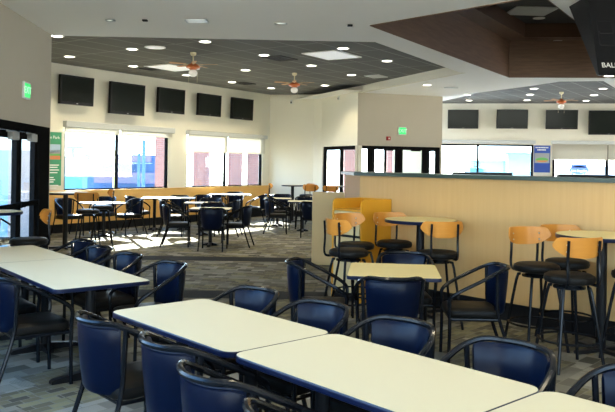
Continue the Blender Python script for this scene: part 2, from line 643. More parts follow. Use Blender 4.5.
# closing walls that the frame does not show
wall('wall_side', Wall((13.0, 23.6), (13.0, -4.0)), 0, 4.0, M['wall'], [(3, 9, 0.9, 2.6)])
Wbk = Wall((13.0, -4.0), (-4.0, -4.0))
wall('wall_rear', Wbk, 0, 4.0, M['wall'], [(4.0, 16.6, 0.4, 3.3)])
window('window_8', Wbk, 4.0, 16.6, 0.4, 3.3, [6.1, 8.2, 10.3, 12.4, 14.5], fw=0.07)

# left wall: entrance doors near its far end, tall windows nearer than the frame shows
ld = [W_left.sz(x, 190)[0] for x in (-14, 4, 20, 37.5, 47)]
LDZ = 2.17
LS = W_left.len
wall('wall_entrance', W_left, 0, ZC, M['grey_wall'], [(1.0, 8.8, 1.1, 3.3), (ld[0] - .02, LS - .10, 0.0, LDZ)])
window('window_9', W_left, 1.0, 8.8, 1.1, 3.3, [2.9, 4.8, 6.7], fw=0.07)
wall('wall_return', W_lret, 0, ZC, M['wall'], back=-.15)
Mx = Matrix.Translation(W_left.p) @ Matrix.Rotation(W_left.rz, 4, 'Z')
bm = B()
box(bm, ld[3] + .01, LS - .10, -.02, .10, 0, LDZ, M=Mx)
box(bm, ld[0] - .02, ld[3] + .01, -.02, .10, LDZ - .11, LDZ, M=Mx)
struct(obj('door_frame', bm, M['frame']))
glass_door('door_3', W_left, ld[0] + .03, ld[2] - .005, LDZ - .12, 0.10, True)
glass_door('door_4', W_left, ld[2] + .005, ld[3], LDZ - .12, 0.10, True)

# ceilings
def poly_faces(bm, outer, holes, z):
    es = []
    for loop in [outer] + holes:
        vs = [bm.verts.new((x, y, z)) for x, y in loop]
        es += [bm.edges.new((vs[i], vs[(i + 1) % len(vs)])) for i in range(len(vs))]
    bmesh.ops.triangle_fill(bm, use_beauty=True, use_dissolve=False, edges=es)

def strip(bm, pts, z0, z1, closed=False, mat=0):
    n = len(pts)
    for i in range(n if closed else n - 1):
        (x0, y0), (x1, y1) = pts[i], pts[(i + 1) % n]
        f = bm.faces.new([bm.verts.new(c) for c in ((x0, y0, z0), (x1, y1, z0), (x1, y1, z1), (x0, y0, z1))])
        f.material_index = mat

COFFER = [(0.87, 10.35), (2.73, 8.41), (7.5, 15.75), (4.48, 16.04)]
edgeA = [(-3.6, 11.60), (1.08, 11.76), (3.25, 15.4)]
edgeB = [(3.95, 20.9), (5.48, 17.73), (5.87, 16.73), (6.79, 16.5), (7.66, 17.9), (11.0, 23.2)]
outer = [(13.2, 23.2)] + [(13.2, -4.2), (-3.0, -4.2), (-4.3, 11.60)] + edgeA[1:] + [(1.42, 19.9), (3.9, 20.72)] + edgeB
bm = B()
poly_faces(bm, outer, [COFFER], ZS)
strip(bm, edgeA, ZS, ZC + .05)
strip(bm, edgeB, ZS, ZC + .05)
struct(obj('ceiling_soffit', bm, M['soffit']))
bm = B()
poly_faces(bm, [(-11.0, 9.0), (-3.9, 11.3), (1.0, 11.5), (3.4, 15.3), (1.6, 20.2), (0.6, 22.6), (-0.9, 23.4), (-1.2, 23.4)], [], ZC)
struct(obj('ceiling', bm, M['tile']))
bm = B()
poly_faces(bm, [(3.0, 20.4), (5.4, 17.5), (5.8, 16.5), (6.9, 16.2), (13.3, 22.5), (13.3, 24.0), (3.0, 25.6)], [], ZC)
struct(obj('ceiling_right', bm, M['tile']))
bm = B()
poly_faces(bm, [(0.9, 19.5), (4.6, 20.5), (3.6, 25.6), (-0.6, 23.0)], [], ZS + .03)     # closes the entrance lobby
struct(obj('ceiling_lobby', bm, M['soffit']))

# stepped wooden coffer in the soffit
def inset_poly(poly, d):
    n = len(poly)
    c = Vector((sum(p[0] for p in poly) / n, sum(p[1] for p in poly) / n))
    out = []
    for i in range(n):
        a, b, e = Vector(poly[i - 1]), Vector(poly[i]), Vector(poly[(i + 1) % n])
        def off(p, q_):
            t = (q_ - p).normalized()
            nn = Vector((-t.y, t.x))
            if nn.dot(c - p) < 0:
                nn = -nn
            return p + nn * d, t
        p1, t1 = off(a, b)
        p2, t2 = off(b, e)
        cr = t1.x * t2.y - t1.y * t2.x
        k = ((p2 - p1).x * t2.y - (p2 - p1).y * t2.x) / cr
        out.append(tuple(p1 + t1 * k))
    return out
Z1, Z2 = ZS + 0.82, ZS + 1.12
C1 = inset_poly(COFFER, 0.42)
bm = B()
strip(bm, COFFER, ZS - 0.012, Z1, True, 0)
poly_faces(bm, COFFER, [C1], Z1)
strip(bm, C1, Z1, Z2, True, 1)
struct(obj('ceiling_coffer', bm, [M['walnut'], M['walnut_dark']]))
bm = B()
poly_faces(bm, C1, [], Z2)
struct(obj('ceiling_coffer_top', bm, mat('near black tile', (0.03, 0.03, 0.033), 0.8)))

# honey wood wainscot, rails and black base on the window walls
def along(name, W, s0, s1, z0, z1, t, m, out=0.0, kind=True):
    bm = B()
    Mx = Matrix.Translation(W.p) @ Matrix.Rotation(W.rz, 4, 'Z')
    box(bm, s0, s1, out - t, out, z0, z1, min(.004, t * .3), M=Mx)
    o = obj(name, bm, m)
    return struct(o) if kind else o
along('trim_3', W_win, 0.2, W_win.len - .02, 0.2, SILL - .015, 0.02, M['wains'])
along('trim_5', W_win, 0.2, W_win.len - .03, SILL - .015, SILL + .01, 0.035, M['wains'])
along('baseboard_left', W_win, 0.2, W_win.len - .02, 0.0, 0.2, 0.03, M['black'])
along('baseboard_far', W_far, 0.03, W_far.len, 0.0, 0.2, 0.03, M['black'])
along('baseboard_right', W_back, 0.0, W_back.len, 0.0, 0.2, 0.03, M['black'])

# ------------------------------------------------------------------ outside
bm = B()
box(bm, -170, 170, 26.6, 220, -5.4, -5.0)
box(bm, -170, -9.7, -10, 26.6, -5.4, -5.0)
struct(obj('ground_outside', bm, M['concrete']))
bm = B()
box(bm, -14.0, -4.4, 8.3, 11.6, -0.3, -0.02)
struct(obj('ground_terrace', bm, M['concrete']))

def far_box(bm, x0, x1, yt, yb, D, depth, mat=0):
    a0, b0 = ray(x0, yt)
    a1, b1 = ray(x1, yb)
    box(bm, a0 * D, a1 * D, D, D + depth, H - b1 * D, H - b0 * D, mat=mat)

t = empty('grandstand', (-38, 130, -5))
def part(o, root):
    bpy.context.view_layer.update()
    o.parent = root
    o.matrix_parent_inverse = root.matrix_world.inverted()
    return o
bm = B()
far_box(bm, 84, 176, 154, 197, 133, 10)
part(obj('stand_wall', bm, M['stand_blue']), t)
for i, (x0, x1, y0, y1) in enumerate(((90, 150, 155, 162), (94, 168, 172, 184))):
    bm = B()
    far_box(bm, x0, x1, y0, y1, 131, 1.5)
    part(obj('seat_tier', bm, M['seats']), t)
bm = B()
far_box(bm, 86, 150, 162.2, 163.4, 130.5, 2)
part(obj('white_rail', bm, M['white']), t)
tag(t, 'blue stadium grandstand with speckled seats outside the two-pane window', 'grandstand')

t = empty('stadium_building', (-45, 110, -5))
bm = B()
far_box(bm, 58, 82, 156, 197, 110, 2.5)
part(obj('building_wall', bm, M['teal']), t)
bm = B()
far_box(bm, 66, 82, 146, 149, 110.5, 2)
far_box(bm, 71, 73, 149, 157, 110.7, 1)
part(obj('roof_board', bm, M['teal']), t)
tag(t, 'teal building left of the blue grandstand outside the window', 'building')

def pole(name, px, yt, D, r, m, label, cat, arm=0):
    a, b = ray(px, yt)
    bm = B()
    z = H - b * D
    tube(bm, [(a * D, D, -5.0), (a * D, D, z)], r, 8)
    if arm:
        box(bm, a * D - .1, a * D + arm, D - .15, D + .15, z - .15, z)
    return tag(obj(name, bm, m), label, cat, 'poles in the stadium')
pole('foul_pole', 115, 150, 120, .3, M['yellow'], 'pale yellow foul pole in front of the blue grandstand', 'pole')
pole('light_pole', 144, 140, 90, .22, M['stand_blue'], 'tall light pole with short arm beside the brick pier', 'pole', 2.4)
pole('light_pole', 139, 153, 110, .22, M['stand_blue'], 'shorter light pole behind the taller one outside the window', 'pole', 2.0)

for x0, x1, D, lab in ((155, 172, 36.0, 'red brick pier at the edge of the two-pane window with raised shades'),
                       (193, 208, 36.5, 'red brick pier behind the left pane of the half shaded window'),
                       (228, 241, 37.0, 'red brick pier just past the mullion of the half shaded window'),
                       (247, 261, 37.5, 'red brick pier at the far edge of the half shaded window'),
                       (344, 359, 36.0, 'red brick pier seen through the narrow lobby glazing'),
                       (387, 397, 36.0, 'red brick pier seen through the lobby door')):
    a0, b0 = ray(x0, 165)
    a1, b1 = ray(x1, 165)
    bm = B()
    box(bm, -(a1 - a0) * D / 2, (a1 - a0) * D / 2, 0, 0.8, 0, 9.2)
    box(bm, -(a1 - a0) * D / 2 - .04, (a1 - a0) * D / 2 + .04, -.04, .64, 0, 5.3)
    o = obj('brick_pier', bm, M['brick'])
    o.location = ((a0 + a1) / 2 * D, D, -5.0)
    tag(o, lab, 'brick pier', 'brick piers outside')

bm = B()
prism(bm, [(W_win.pt(-6, .2).x, W_win.pt(-6, .2).y), (W_win.pt(-6, 11).x, W_win.pt(-6, 11).y), (W_win.pt(26, 11).x, W_win.pt(26, 11).y), (W_win.pt(26, .2).x, W_win.pt(26, .2).y)][::-1], -.45, -.15)
prism(bm, [(W_back.pt(-1.5, .2).x, W_back.pt(-1.5, .2).y), (W_back.pt(-1.5, 11).x, W_back.pt(-1.5, 11).y), (W_back.pt(14, 11).x, W_back.pt(14, 11).y), (W_back.pt(14, .2).x, W_back.pt(14, .2).y)][::-1], -.47, -.16)
struct(obj('ground_bounce_deck', bm, M['concrete']))  # unseen decks added to bounce sunlight up onto the ceilings

# brick and cream building outside the entrance doors
t = empty('neighbour_building', (-11, 12, -0.3))
bm = B()
box(bm, -4.80, -4.36, 11.50, 11.58, -0.02, 1.80)
o = obj('brick_facing', bm, M['brick_pale'], t)
bm = B()
box(bm, -7.5, -4.80, 11.52, 11.58, -0.02, 1.80)
obj('blue_facing', bm, M['blue_facing'], t)
o.parent = t
for c_ in t.children:
    c_.matrix_parent_inverse = Matrix.Translation(t.location).inverted()
tag(t, 'outside wall with pale brick and blue facing seen through the entrance doors', 'wall')

# things outside the right hand windows
for x0, x1, yt, yb, D, m_, lab, nm in ((470, 507, 160, 178, 60, 'teal', 'pale teal shed outside the right hand window', 'field_shed'),
                                   (508, 532, 153, 178, 66, 'teal', 'netted batting cage frame outside the right hand window', 'batting_cage'),
                                   (560, 640, 166, 180, 80, 'concrete', 'low concrete parapet behind the oval sign', 'parapet')):
    bm = B()
    far_box(bm, x0, x1, yt, yb, D, 2)
    far_box(bm, x0 - .5, x1 + .5, yt - .8, yt, D - .2, 2.4)
    a_, b_ = ray((x0 + x1) / 2, yb)
    box(bm, a_ * D - .6, a_ * D + .6, D + .3, D + 1.7, -5.0, H - b_ * D)
    tag(obj(nm, bm, M[m_]), lab, nm.split('_')[-1])
a, b = ray(579, 170)
t = empty('oval_sign', (a * 45, 45, H - b * 45))
bm = B()
prism(bm, [(.62 * math.cos(k * PI / 12), .27 * math.sin(k * PI / 12)) for k in range(24)], -.03, .03)
bmesh.ops.rotate(bm, verts=bm.verts, matrix=Matrix.Rotation(PI / 2, 3, 'X'))
o = obj('sign_board', bm, M['sign_blue'], t)
bm = B()
box(bm, -.5, .5, -.03, .03, .12, .36, .03)
obj('sign_crest', bm, M['sign_blue'], t)
text('sign_lettering', 'Los Angeles', .2, M['poster_white'], t, (0, -.04, -.06), (PI / 2, 0, 0))
bm = B()
for x in (-.4, .4):
    tube(bm, [(x, .06, -5), (x, .06, .1)], .04)
obj('post', bm, M['frame'], t)
tag(t, 'blue oval sign reading Los Angeles outside the shaded right window', 'sign')

# ------------------------------------------------------------------ half wall with stone ledge
P0 = Vector((0.68, 9.27, 0))
cd = Vector((0.669, -0.743, 0))           # runs toward the near right
cn = Vector((0.743, 0.669, 0))            # away from the tables
P1 = P0 + cd * 5.2
PE = Vector((0.545, 10.35, 0))
t = empty('half_wall', tuple(P0))
def quad_wall(name, p, q_, th, z0, z1, m, out=0.0):
    d = (q_ - p).normalized()
    n = Vector((-d.y, d.x, 0))
    bm = B()
    pts = [p - n * out, q_ - n * out, q_ + n * th, p + n * th]
    prism(bm, [(v.x, v.y) for v in pts], z0, z1)
    return part(obj(name, bm, m), t)
quad_wall('panel', P0, P1, .16, .2, 1.51, M['blonde'])
quad_wall('end_panel', PE, P0, .16, .2, 1.51, mat('pinkish wood end panel', (0.45, 0.26, 0.13), 0.6, spec=0.1))
quad_wall('base', P0 + cn * .03, P1 + cn * .03, .13, 0.0, .2, M['black'])
quad_wall('base', PE + Vector((.03, 0, 0)), P0 + Vector((.03, 0, 0)), .13, 0.0, .2, M['black'])
bm = B()
e = [P0 - cn * .045 - Vector((.05, .03, 0)), P1 - cn * .045, P1 + cn * .36, P0 + cn * .36 + Vector((.1, .4, 0)), PE + Vector((.38, 0.05, 0)), PE + Vector((-.06, 0.05, 0))]
prism(bm, [(v.x, v.y) for v in e], 1.51, 1.552)
part(obj('ledge', bm, M['ledge']), t)
tag(t, 'long blonde wood half wall with black base and dark green stone ledge', 'half wall')

# short beige partition by the second carpet band
bm = B()
box(bm, 0.09, 0.66, 0, .12, 0.0, 1.195, .006)
o = obj('low_partition', bm, noisy_mat('tan laminate', (0.60, 0.425, 0.20), (0.56, 0.39, 0.18), 40, 0.5))
o.location = (0.0, 11.72, 0)
tag(o, 'short beige partition beside the end of the half wall', 'partition')

# ------------------------------------------------------------------ waste cabinet against the half wall
cab = empty('waste_cabinet', (0.706, 8.883, 0), math.atan2(-.743, .669))
# local x runs along the half wall to the near right, local y goes into the wall
def cabinet(root):
    w_, d_, h_ = .50, .53, 1.23
    # front (beige, two flap openings) looks toward -y ; honey sides
    x0, x1, y0, y1 = -w_ / 2, w_ / 2, -.30, .23
    bm = B()
    box(bm, x0 + .02, x1 - .02, y0 + .012, y1, .1, 1.08)
    obj('body', bm, M['beige'], root)
    for x in (x0, x1 - .02):
        bm = B()
        prof = [(y0, .0), (y1, .0), (y1, h_), (y0 + .05, h_), (y0 + .015, h_ - .02), (y0, h_ - .06)]
        loft(bm, [[Vector((x, y, z)) for y, z in prof], [Vector((x + .02, y, z)) for y, z in prof]])
        obj('side_panel', bm, M['honey'], root)
    bm = B()
    box(bm, x0 + .02, x1 - .02, y0, y1, 1.085, 1.105, .003)
    obj('tray_top', bm, M['honey'], root)
    bm = B()
    box(bm, x0 + .02, x1 - .02, y1 - .02, y1, 1.105, h_)
    obj('back_rail', bm, M['honey'], root)
    bm = B()
    box(bm, x0 + .02, x1 - .02, y0 + .03, y1, 0, .1)
    obj('base', bm, M['black'], root)
    bm = B()
    box(bm, x0 + .035, x1 - .035, y0, y0 + .02, .80, 1.06, .004)
    f = obj('flap', bm, M['beige'], root)
    bm = B()
    for k, (a, b) in enumerate(((-.10, -.06), (-.05, -.01), (.0, .03), (.04, .09))):
        box(bm, a, b, y0 - .002, y0 + .001, .985, 1.0)
    obj('flap_lettering', bm, M['black'], f)
    bm = B()
    box(bm, x0 + .035, x1 - .035, y0, y0 + .02, .12, .765, .004)
    d = obj('door', bm, M['beige'], root)
    bm = B()
    box(bm, x0 + .03, x1 - .03, y0 + .004, y0 + .012, .768, .797)
    obj('slot', bm, M['black'], root)
    return tag(root, 'beige and honey wood waste cabinet standing against the half wall', 'waste cabinet')
cabinet(cab)

# ------------------------------------------------------------------ furniture builders
def chair(label):
    """upholstered tub arm chair on black tube, faces +y"""
    root = empty('arm_chair')
    def plan(phi, k=1.0):
        return .262 * k * math.sin(phi), -.03 - .258 * k * math.cos(phi)
    def rz(y):
        return .80 - .23 * min(1, max(0, (y + .20) / .45)) ** 1.03
    pts = [(.238, .235, .47), (.243, .238, .53)]
    pts += [(.25, .215, .575), (.262, .14, rz(.14)), (.266, .05, rz(.05))]
    for k in range(9):
        x, y = plan(PI / 2 - PI * k / 8)
        pts.append((x, y, rz(y)))
    pts += [(-.266, .05, rz(.05)), (-.262, .14, rz(.14)), (-.25, .215, .575), (-.243, .238, .53), (-.238, .235, .47)]
    bm = B()
    tube(bm, pts, .0155, 8, 3)
    obj('arm_rail', bm, M['tube'], root, True)
    for s in (-1, 1):
        bm = B()
        tube(bm, [(s * .238, .235, .48), (s * .235, .232, .3), (s * .235, .238, 0.0)], .0145, 8, 3)
        obj('leg', bm, M['tube'], root, True)
    for s in (-1, 1):
        x, y = plan(math.radians(62) * s)
        bm = B()
        tube(bm, [(x, y, rz(y)), (s * .222, -.155, .60), (s * .215, -.165, .43), (s * .222, -.235, .2), (s * .228, -.305, 0.0)], .0145, 8, 4)
        obj('leg', bm, M['tube'], root, True)
    # curved back pad
    bm = B()
    rings = []
    NA = 14
    for i in range(NA + 1):
        u = -1 + 2 * i / NA
        phi = math.radians(56) * u
        edge = 1 - .35 * abs(u) ** 8
        prof = []
        z0, z1 = .415 + .02 * abs(u) ** 6, None
        for (q0, w_) in ((0.0, -.35), (.06, -.9), (.3, -1.0), (.7, -1.0), (.93, -.95), (1.0, -.3), (1.0, .3), (.93, .95), (.7, 1.25), (.4, 1.3), (.15, 1.1), (0.0, .4)):
            kin = .93 - .13 * (1 - q0) ** 1.3            # leans inward toward the seat
            x, y = plan(phi, kin)
            th = .019 * w_ * edge
            n = Vector((-math.sin(phi), math.cos(phi)))
            zt = rz(plan(phi)[1]) - .012
            prof.append(Vector((x + n.x * th, y + n.y * th, z0 + (zt - z0) * q0)))
        rings.append(prof)
    loft(bm, rings)
    bk = obj('backrest', bm, M['vinyl'], root, True)
    bm = B()
    tp = []
    for i in range(15):
        phi = math.radians(54) * (-1 + 2 * i / 14)
        x, y = plan(phi, .965)
        tp.append((x, y, rz(plan(phi)[1]) - .03))
    tube(bm, tp, .007, 6)
    obj('piping', bm, M['vinyl'], bk, True)
    # seat
    bm = B()
    pad(bm, [(x * (1.0 if y > 0 else .95), y + .03) for x, y in rrect(.222, .215, .07, 4)], [(.012, .392), (.0, .402), (-.004, .43), (.004, .452), (.03, .466), (.09, .472)])
    obj('seat', bm, M['seatv'], root, True)
    bm = B()
    tube(bm, [(.232, .225, .385), (.215, -.17, .385), (-.215, -.17, .385), (-.232, .225, .385)], .0125, 8, 1, True)
    obj('seat_frame', bm, M['tube'], root, True)
    return tag(root, label, 'chair')

def stool(label):
    """bar stool: swivel vinyl seat, bent plywood back on two bars, four splayed legs, foot ring; faces +y"""
    root = empty('bar_stool')
    bm = B()
    pad(bm, [(.205 * math.cos(2 * PI * k / 28), .205 * math.sin(2 * PI * k / 28)) for k in range(28)], [(.03, .700), (.006, .708), (-.003, .735), (.004, .758), (.03, .773), (.08, .779)])
    obj('seat', bm, M['seatv'], root, True)
    bm = B()
    lathe(bm, [(.0, .655), (.13, .655), (.13, .672), (.10, .675), (.10, .695), (.16, .697), (.16, .702), (0, .702)], 20)
    obj('swivel_plate', bm, M['tube'], root, True)
    bm = B()
    R_, NA = .27, 18
    rings = []
    for i in range(NA + 1):
        u = -1 + 2 * i / NA
        phi = math.radians(54) * u
        zt = 1.09 - .055 * max(0, (abs(u) - .78) / .22) ** 2
        zb = .925 + .085 * abs(u) ** 3
        ring = []
        for z, o_ in ((zb, -.005), (zt, -.005), (zt, .005), (zb, .005)):
            lean = (z - .93) * .10
            r = R_ + o_
            ring.append(Vector((r * math.sin(phi), .055 - lean - r * math.cos(phi), z)))
        rings.append(ring)
    loft(bm, rings)
    bk = obj('backrest', bm, M['birch'], root, True)
    bm = B()
    for s in (-1, 1):
        for z in (.975, 1.03):
            phi = math.asin(.135 / R_)
            y = .055 - (z - .93) * .10 - R_ * math.cos(phi)
            lathe(bm, [(0, -.012), (.007, -.012), (.007, .012), (0, .012)], 8)
            vs = bm.verts[-32:] if False else list(bm.verts)[-32:]
            for v in vs:
                co = v.co.copy()
                v.co = Vector((co.x + s * .135, y + co.z, z + co.y))
    obj('bolt', bm, M['silver'], bk)
    for s in (-1, 1):
        bm = B()
        tube(bm, [(s * .125, -.10, .70), (s * .133, -.19, .705), (s * .137, -.213, .76), (s * .137, -.205, .90), (s * .136, -.216, 1.065)], .012, 6, 4)
        obj('back_post', bm, M['tube'], root, True)
    for sx in (-1, 1):
        for sy in (-1, 1):
            bm = B()
            tube(bm, [(sx * .10, sy * .10, .665), (sx * .128, sy * .128, .61), (sx * .203, sy * .203, 0.0)], .0135, 8, 3)
            obj('leg', bm, M['tube'], root, True)
    bm = B()
    rr = .24
    tube(bm, [(rr * math.cos(2 * PI * k / 28), rr * math.sin(2 * PI * k / 28), .235) for k in range(28)], .010, 6, 1, True)
    obj('foot_ring', bm, M['tube'], root, True)
    return tag(root, label, 'bar stool')

def table_base(root, x, half, zt, m):
    """column with a floor bar across the table and a cross bar under the top"""
    bm = B()
    tube(bm, [(x, 0, .03), (x, 0, zt - .03)], .038, 12)
    obj('column', bm, m, root, True)
    bm = B()
    for r in (0, 1):
        pts = [(-half, .022), (-half + .03, .036), (-.06, .06), (.06, .06), (half - .03, .036), (half, .022), (half, 0.0), (-half, 0.0)]
        hw = .03
        if r == 0:
            loft(bm, [[Vector((x + hw, p, z)) for p, z in pts], [Vector((x - hw, p, z)) for p, z in pts]])
        else:
            loft(bm, [[Vector((x + p * .5, hw, z)) for p, z in pts], [Vector((x + p * .5, -hw, z)) for p, z in pts]])
    obj('base', bm, m, root)
    bm = B()
    box(bm, x - .03, x + .03, -half * .8, half * .8, zt - .055, zt - .028)
    obj('top_bracket', bm, m, root)

def rect_table(loc, rz, lx, ly, label, group, h=.74, two=True, r=.045, lam='lam'):
    root = empty('dining_table', loc, rz)
    bm = B()
    poly = rrect(lx / 2, ly / 2, r, 5)
    pad(bm, poly, [(.004, h - .03), (.0, h - .028), (-.001, h - .014), (.0, h - .002), (.003, h)])
    ed = obj('edge_band', bm, M['edge'], root, True)
    bm = B()
    prism(bm, rrect(lx / 2 - .004, ly / 2 - .004, r - .004, 5), h - .02, h + .0012)
    obj('tabletop', bm, M[lam], root)
    if two:
        for s in (-1, 1):
            table_base(root, s * (lx / 2 - .28), ly * .40, h, M['black'])
    else:
        table_base(root, 0, ly * .40, h, M['black'])
    return tag(root, label, 'table', group)

def round_table(loc, r, label, group, h=1.05, lam='lam_gold'):
    root = empty('bar_table', loc)
    bm = B()
    lathe(bm, [(0, h - .035), (r - .004, h - .035), (r, h - .03), (r, h - .004), (r - .004, h), (0, h)], 40)
    obj('edge_band', bm, M['edge'], root, True)
    bm = B()
    lathe(bm, [(0, h - .01), (r - .006, h - .01), (r - .006, h + .0012), (0, h + .0012)], 40)
    obj('tabletop', bm, M[lam], root)
    bm = B()
    lathe(bm, [(0, .02), (.045, .02), (.045, h - .05), (.12, h - .045), (.12, h - .035), (0, h - .035)], 16)
    obj('column', bm, M['black'], root, True)
    bm = B()
    for k in range(2):
        Mr = Matrix.Rotation(k * PI / 2 + .4, 4, 'Z')
        box(bm, -.29, .29, -.03, .03, 0.0, .035, .012, M=Mr)
    obj('base', bm, M['black'], root)
    return tag(root, label, 'table', group)

chair0, stool0 = None, None
def put_chair(x, y, face, label, group, k=1.0):
    """face: direction the sitter looks"""
    global chair0
    o = dup(chair0) if chair0 else chair(label)
    chair0 = chair0 or o
    o.location = (x, y, 0)
    o.rotation_euler = (0, 0, math.atan2(face[1], face[0]) - PI / 2)
    o['label'], o['group'] = label, group
    return o
def put_stool(x, y, face, label, group):
    global stool0
    o = dup(stool0) if stool0 else stool(label)
    stool0 = stool0 or o
    o.location = (x, y, 0)
    o.rotation_euler = (0, 0, math.atan2(face[1], face[0]) - PI / 2)
    o['label'], o['group'] = label, group
    return o

# ------------------------------------------------------------------ front row of tables and its chairs
e1, e2 = Vector((.6675, -.7446)), Vector((.7446, .6675))
st = Vector((-.93, 4.542))
ra = math.atan2(e1.y, e1.x)
G = 'long cream tables pushed end to end in the front row'
for k, lab in enumerate(('cream table at the far end of the front row, free corner near the carpet band',
                         'middle cream table of the front row, between two seams',
                         'nearest cream table of the front row, cut by the bottom right corner')):
    c = st + e1 * (.622 + 1.245 * k)
    rect_table((c.x, c.y, 0), ra, 1.241, .69, lab, G, r=.075)
G = 'black arm chairs along the far side of the front row'
for (x, y), lab in zip(((-.25, 4.79), (.18, 4.34), (.595, 3.89), (1.05, 3.43), (1.49, 2.96)),
                       ('black arm chair across the front row, the one farthest from camera by the carpet band',
                        'black arm chair across the front row, second from the far end',
                        'black arm chair across the front row at the seam, before the small square table',
                        'black arm chair across the front row with widest blue sheen inside its back',
                        'black arm chair across the front row cut by the right picture edge')):
    c = Vector((x, y)) - e2 * .29
    put_chair(c.x, c.y, -e2, lab, G)
G = 'black arm chairs along the near side of the front row'
for (x, y), lab in zip(((-1.135, 3.79), (-.675, 3.31), (-.40, 2.81), (-.085, 2.335)),
                       ('black arm chair standing free at the far end of the near side, front row',
                        'black arm chair with blue sheen, second along the near side of the front row',
                        'black arm chair pulled back, third along the near side of the front row',
                        'black arm chair at the bottom edge, only its rounded back top showing')):
    c = Vector((x - .05, y)) + e2 * .29
    put_chair(c.x, c.y, e2, lab, G)

# ------------------------------------------------------------------ left row
f1, f2 = Vector((.625, -.781)), Vector((.781, .625))
en = Vector((-1.457, 5.217))
ra2 = math.atan2(f1.y, f1.x)
G = 'cream tables pushed end to end at the entrance side'
c = en - f1 * .783
rect_table((c.x, c.y, 0), ra2, 1.564, .735, 'cream table of the entrance side row with its free end toward the front row', G)
c = en - f1 * (1.57 + .61)
rect_table((c.x, c.y, 0), ra2, 1.218, .74, 'cream table of the entrance side row beside the glass doors', G)
G = 'black arm chairs along the entrance side tables'
for (x, y), lab in zip(((-1.22, 5.93), (-1.70, 6.45), (-2.11, 6.95), (-2.43, 7.48)),
                       ('black arm chair turned to the free end of the entrance side table',
                        'black arm chair behind the entrance side table, next to the free end one',
                        'black arm chair behind the seam of the entrance side tables',
                        'black arm chair behind the entrance side tables, nearest the bar stools')):
    c = Vector((x + .12, y)) - f2 * .205
    put_chair(c.x, c.y, -f2, lab, G)
for (x, y), lab in zip(((-2.05, 5.31), (-2.50, 5.86)),
                       ('black arm chair at the near side of the entrance side table, rear leg splayed',
                        'black arm chair at the picture edge, only its arm rail over the cream table side')):
    put_chair(x, y, f2, lab, G)

# ------------------------------------------------------------------ small square table
rect_table((.755, 6.19, 0), math.radians(-6), .77, .82, 'small square pale yellow table in front of the bar stools', 'square tables', two=False, lam='lam_gold')
G = 'black arm chairs around the small square table'
put_chair(.66, 5.58, (0.0, 1), 'black arm chair with its flat back to us at the small square table', G)
put_chair(1.43, 6.10, (-1, .05), 'black arm chair in side view on the half wall side of the small square table', G)
put_chair(.12, 6.2, (1, -.06), 'black arm chair in side view before the carpet band at the small square table', G)
put_chair(.93, 6.68, (-.03, -1), 'black arm chair behind the small square table facing us', G)

# ------------------------------------------------------------------ bar tables by the half wall
GT = 'round bar tables by the half wall'
round_table((1.27, 7.98, 0), .40, 'round pale yellow bar table nearer the waste cabinet', GT)
round_table((2.66, 6.44, 0), .40, 'round pale yellow bar table cut by the right picture edge', GT)
G = 'plywood back bar stools by the half wall'
put_stool(.56, 8.06, (.55, -.8), 'bar stool in front of the waste cabinet with its plywood back toward the cabinet', G)
put_stool(.44, 7.42, (.85, .5), 'bar stool beside the waste cabinet stool, one back post crossing the plywood', G)
put_stool(1.02, 8.30, (.35, -.94), 'bar stool tucked behind the bar table by the waste cabinet', G)
put_stool(1.36, 7.38, (-.12, 1), 'bar stool with its back to us at the bar table by the waste cabinet', G)
put_stool(2.10, 6.52, (.25, -.97), 'bar stool facing us left of the right edge bar table, back fully in view', G)
put_stool(2.49, 6.83, (.2, -.98), 'bar stool behind the right edge bar table against the half wall', G)
put_stool(2.18, 5.92, (-.18, 1), 'bar stool with its back to us in front of the right edge bar table', G)
put_stool(2.84, 6.14, (-.5, .86), 'bar stool cut by the right picture edge, only seat edge and leg showing', G)

# ------------------------------------------------------------------ entrance bar table and stool
round_table((-3.58, 8.25, 0), .29, 'round bar table in front of the glass entrance doors', 'round bar tables by the entrance', lam='lam')
put_stool(-3.10, 8.0, (-.93, -.36), 'bar stool in side view in front of the entrance door frame', 'bar stools by the entrance')

# bar table past the doors
round_table((-4.55, 13.5, 0), .42, 'round bar table just past the entrance doors by the green poster', 'round bar tables by the entrance', lam='lam')
G = 'bar stools just past the entrance doors'
put_stool(-3.96, 12.95, (-.1, 1), 'bar stool with its back to us at the bar table by the green poster', G)
put_stool(-4.05, 14.15, (-.9, -.3), 'bar stool behind the one with its back to us, by the green poster table', G)

# ------------------------------------------------------------------ window side tables
G = 'cream tables along the window wall'
rect_table((-4.45, 15.7, 0), W_win.rz, .76, .76, 'cream table under the two-pane window, top in the sun', G, two=False)
rect_table((-3.36, 17.45, 0), .12, 1.25, .76, 'long cream table before the gap between the windows', G, h=.79)
rect_table((-2.15, 20.1, 0), .15, 1.15, .76, 'long cream table under the half shaded window', G, h=.78)
G = 'black arm chairs along the window wall'
for x, y, f, lab in ((-5.25, 15.75, (.6, -.5), 'black arm chair beside the post of the entrance bar table under the window'),
                     (-4.75, 16.75, (-.15, -1), 'black arm chair behind the sunlit table under the two-pane window'),
                     (-4.0, 16.25, (-.75, -.66), 'black arm chair with sunlit arms right of the sunlit table'),
                     (-4.1, 17.3, (1, -.1), 'black arm chair facing the long table between the windows, sunlit seat'),
                     (-3.25, 18.05, (0, -1), 'black arm chair behind the long table between the windows'),
                     (-2.75, 18.55, (-.3, -1), 'black arm chair with bright blue back top near the brick pier window'),
                     (-2.45, 19.35, (.2, .95), 'black arm chair at the near side of the half shaded window table'),
                     (-2.1, 20.75, (0, -1), 'black arm chair behind the half shaded window table'),
                     (-1.38, 19.6, (-1, .15), 'black arm chair at the corner end of the half shaded window table')):
    put_chair(x, y, f, lab, G)

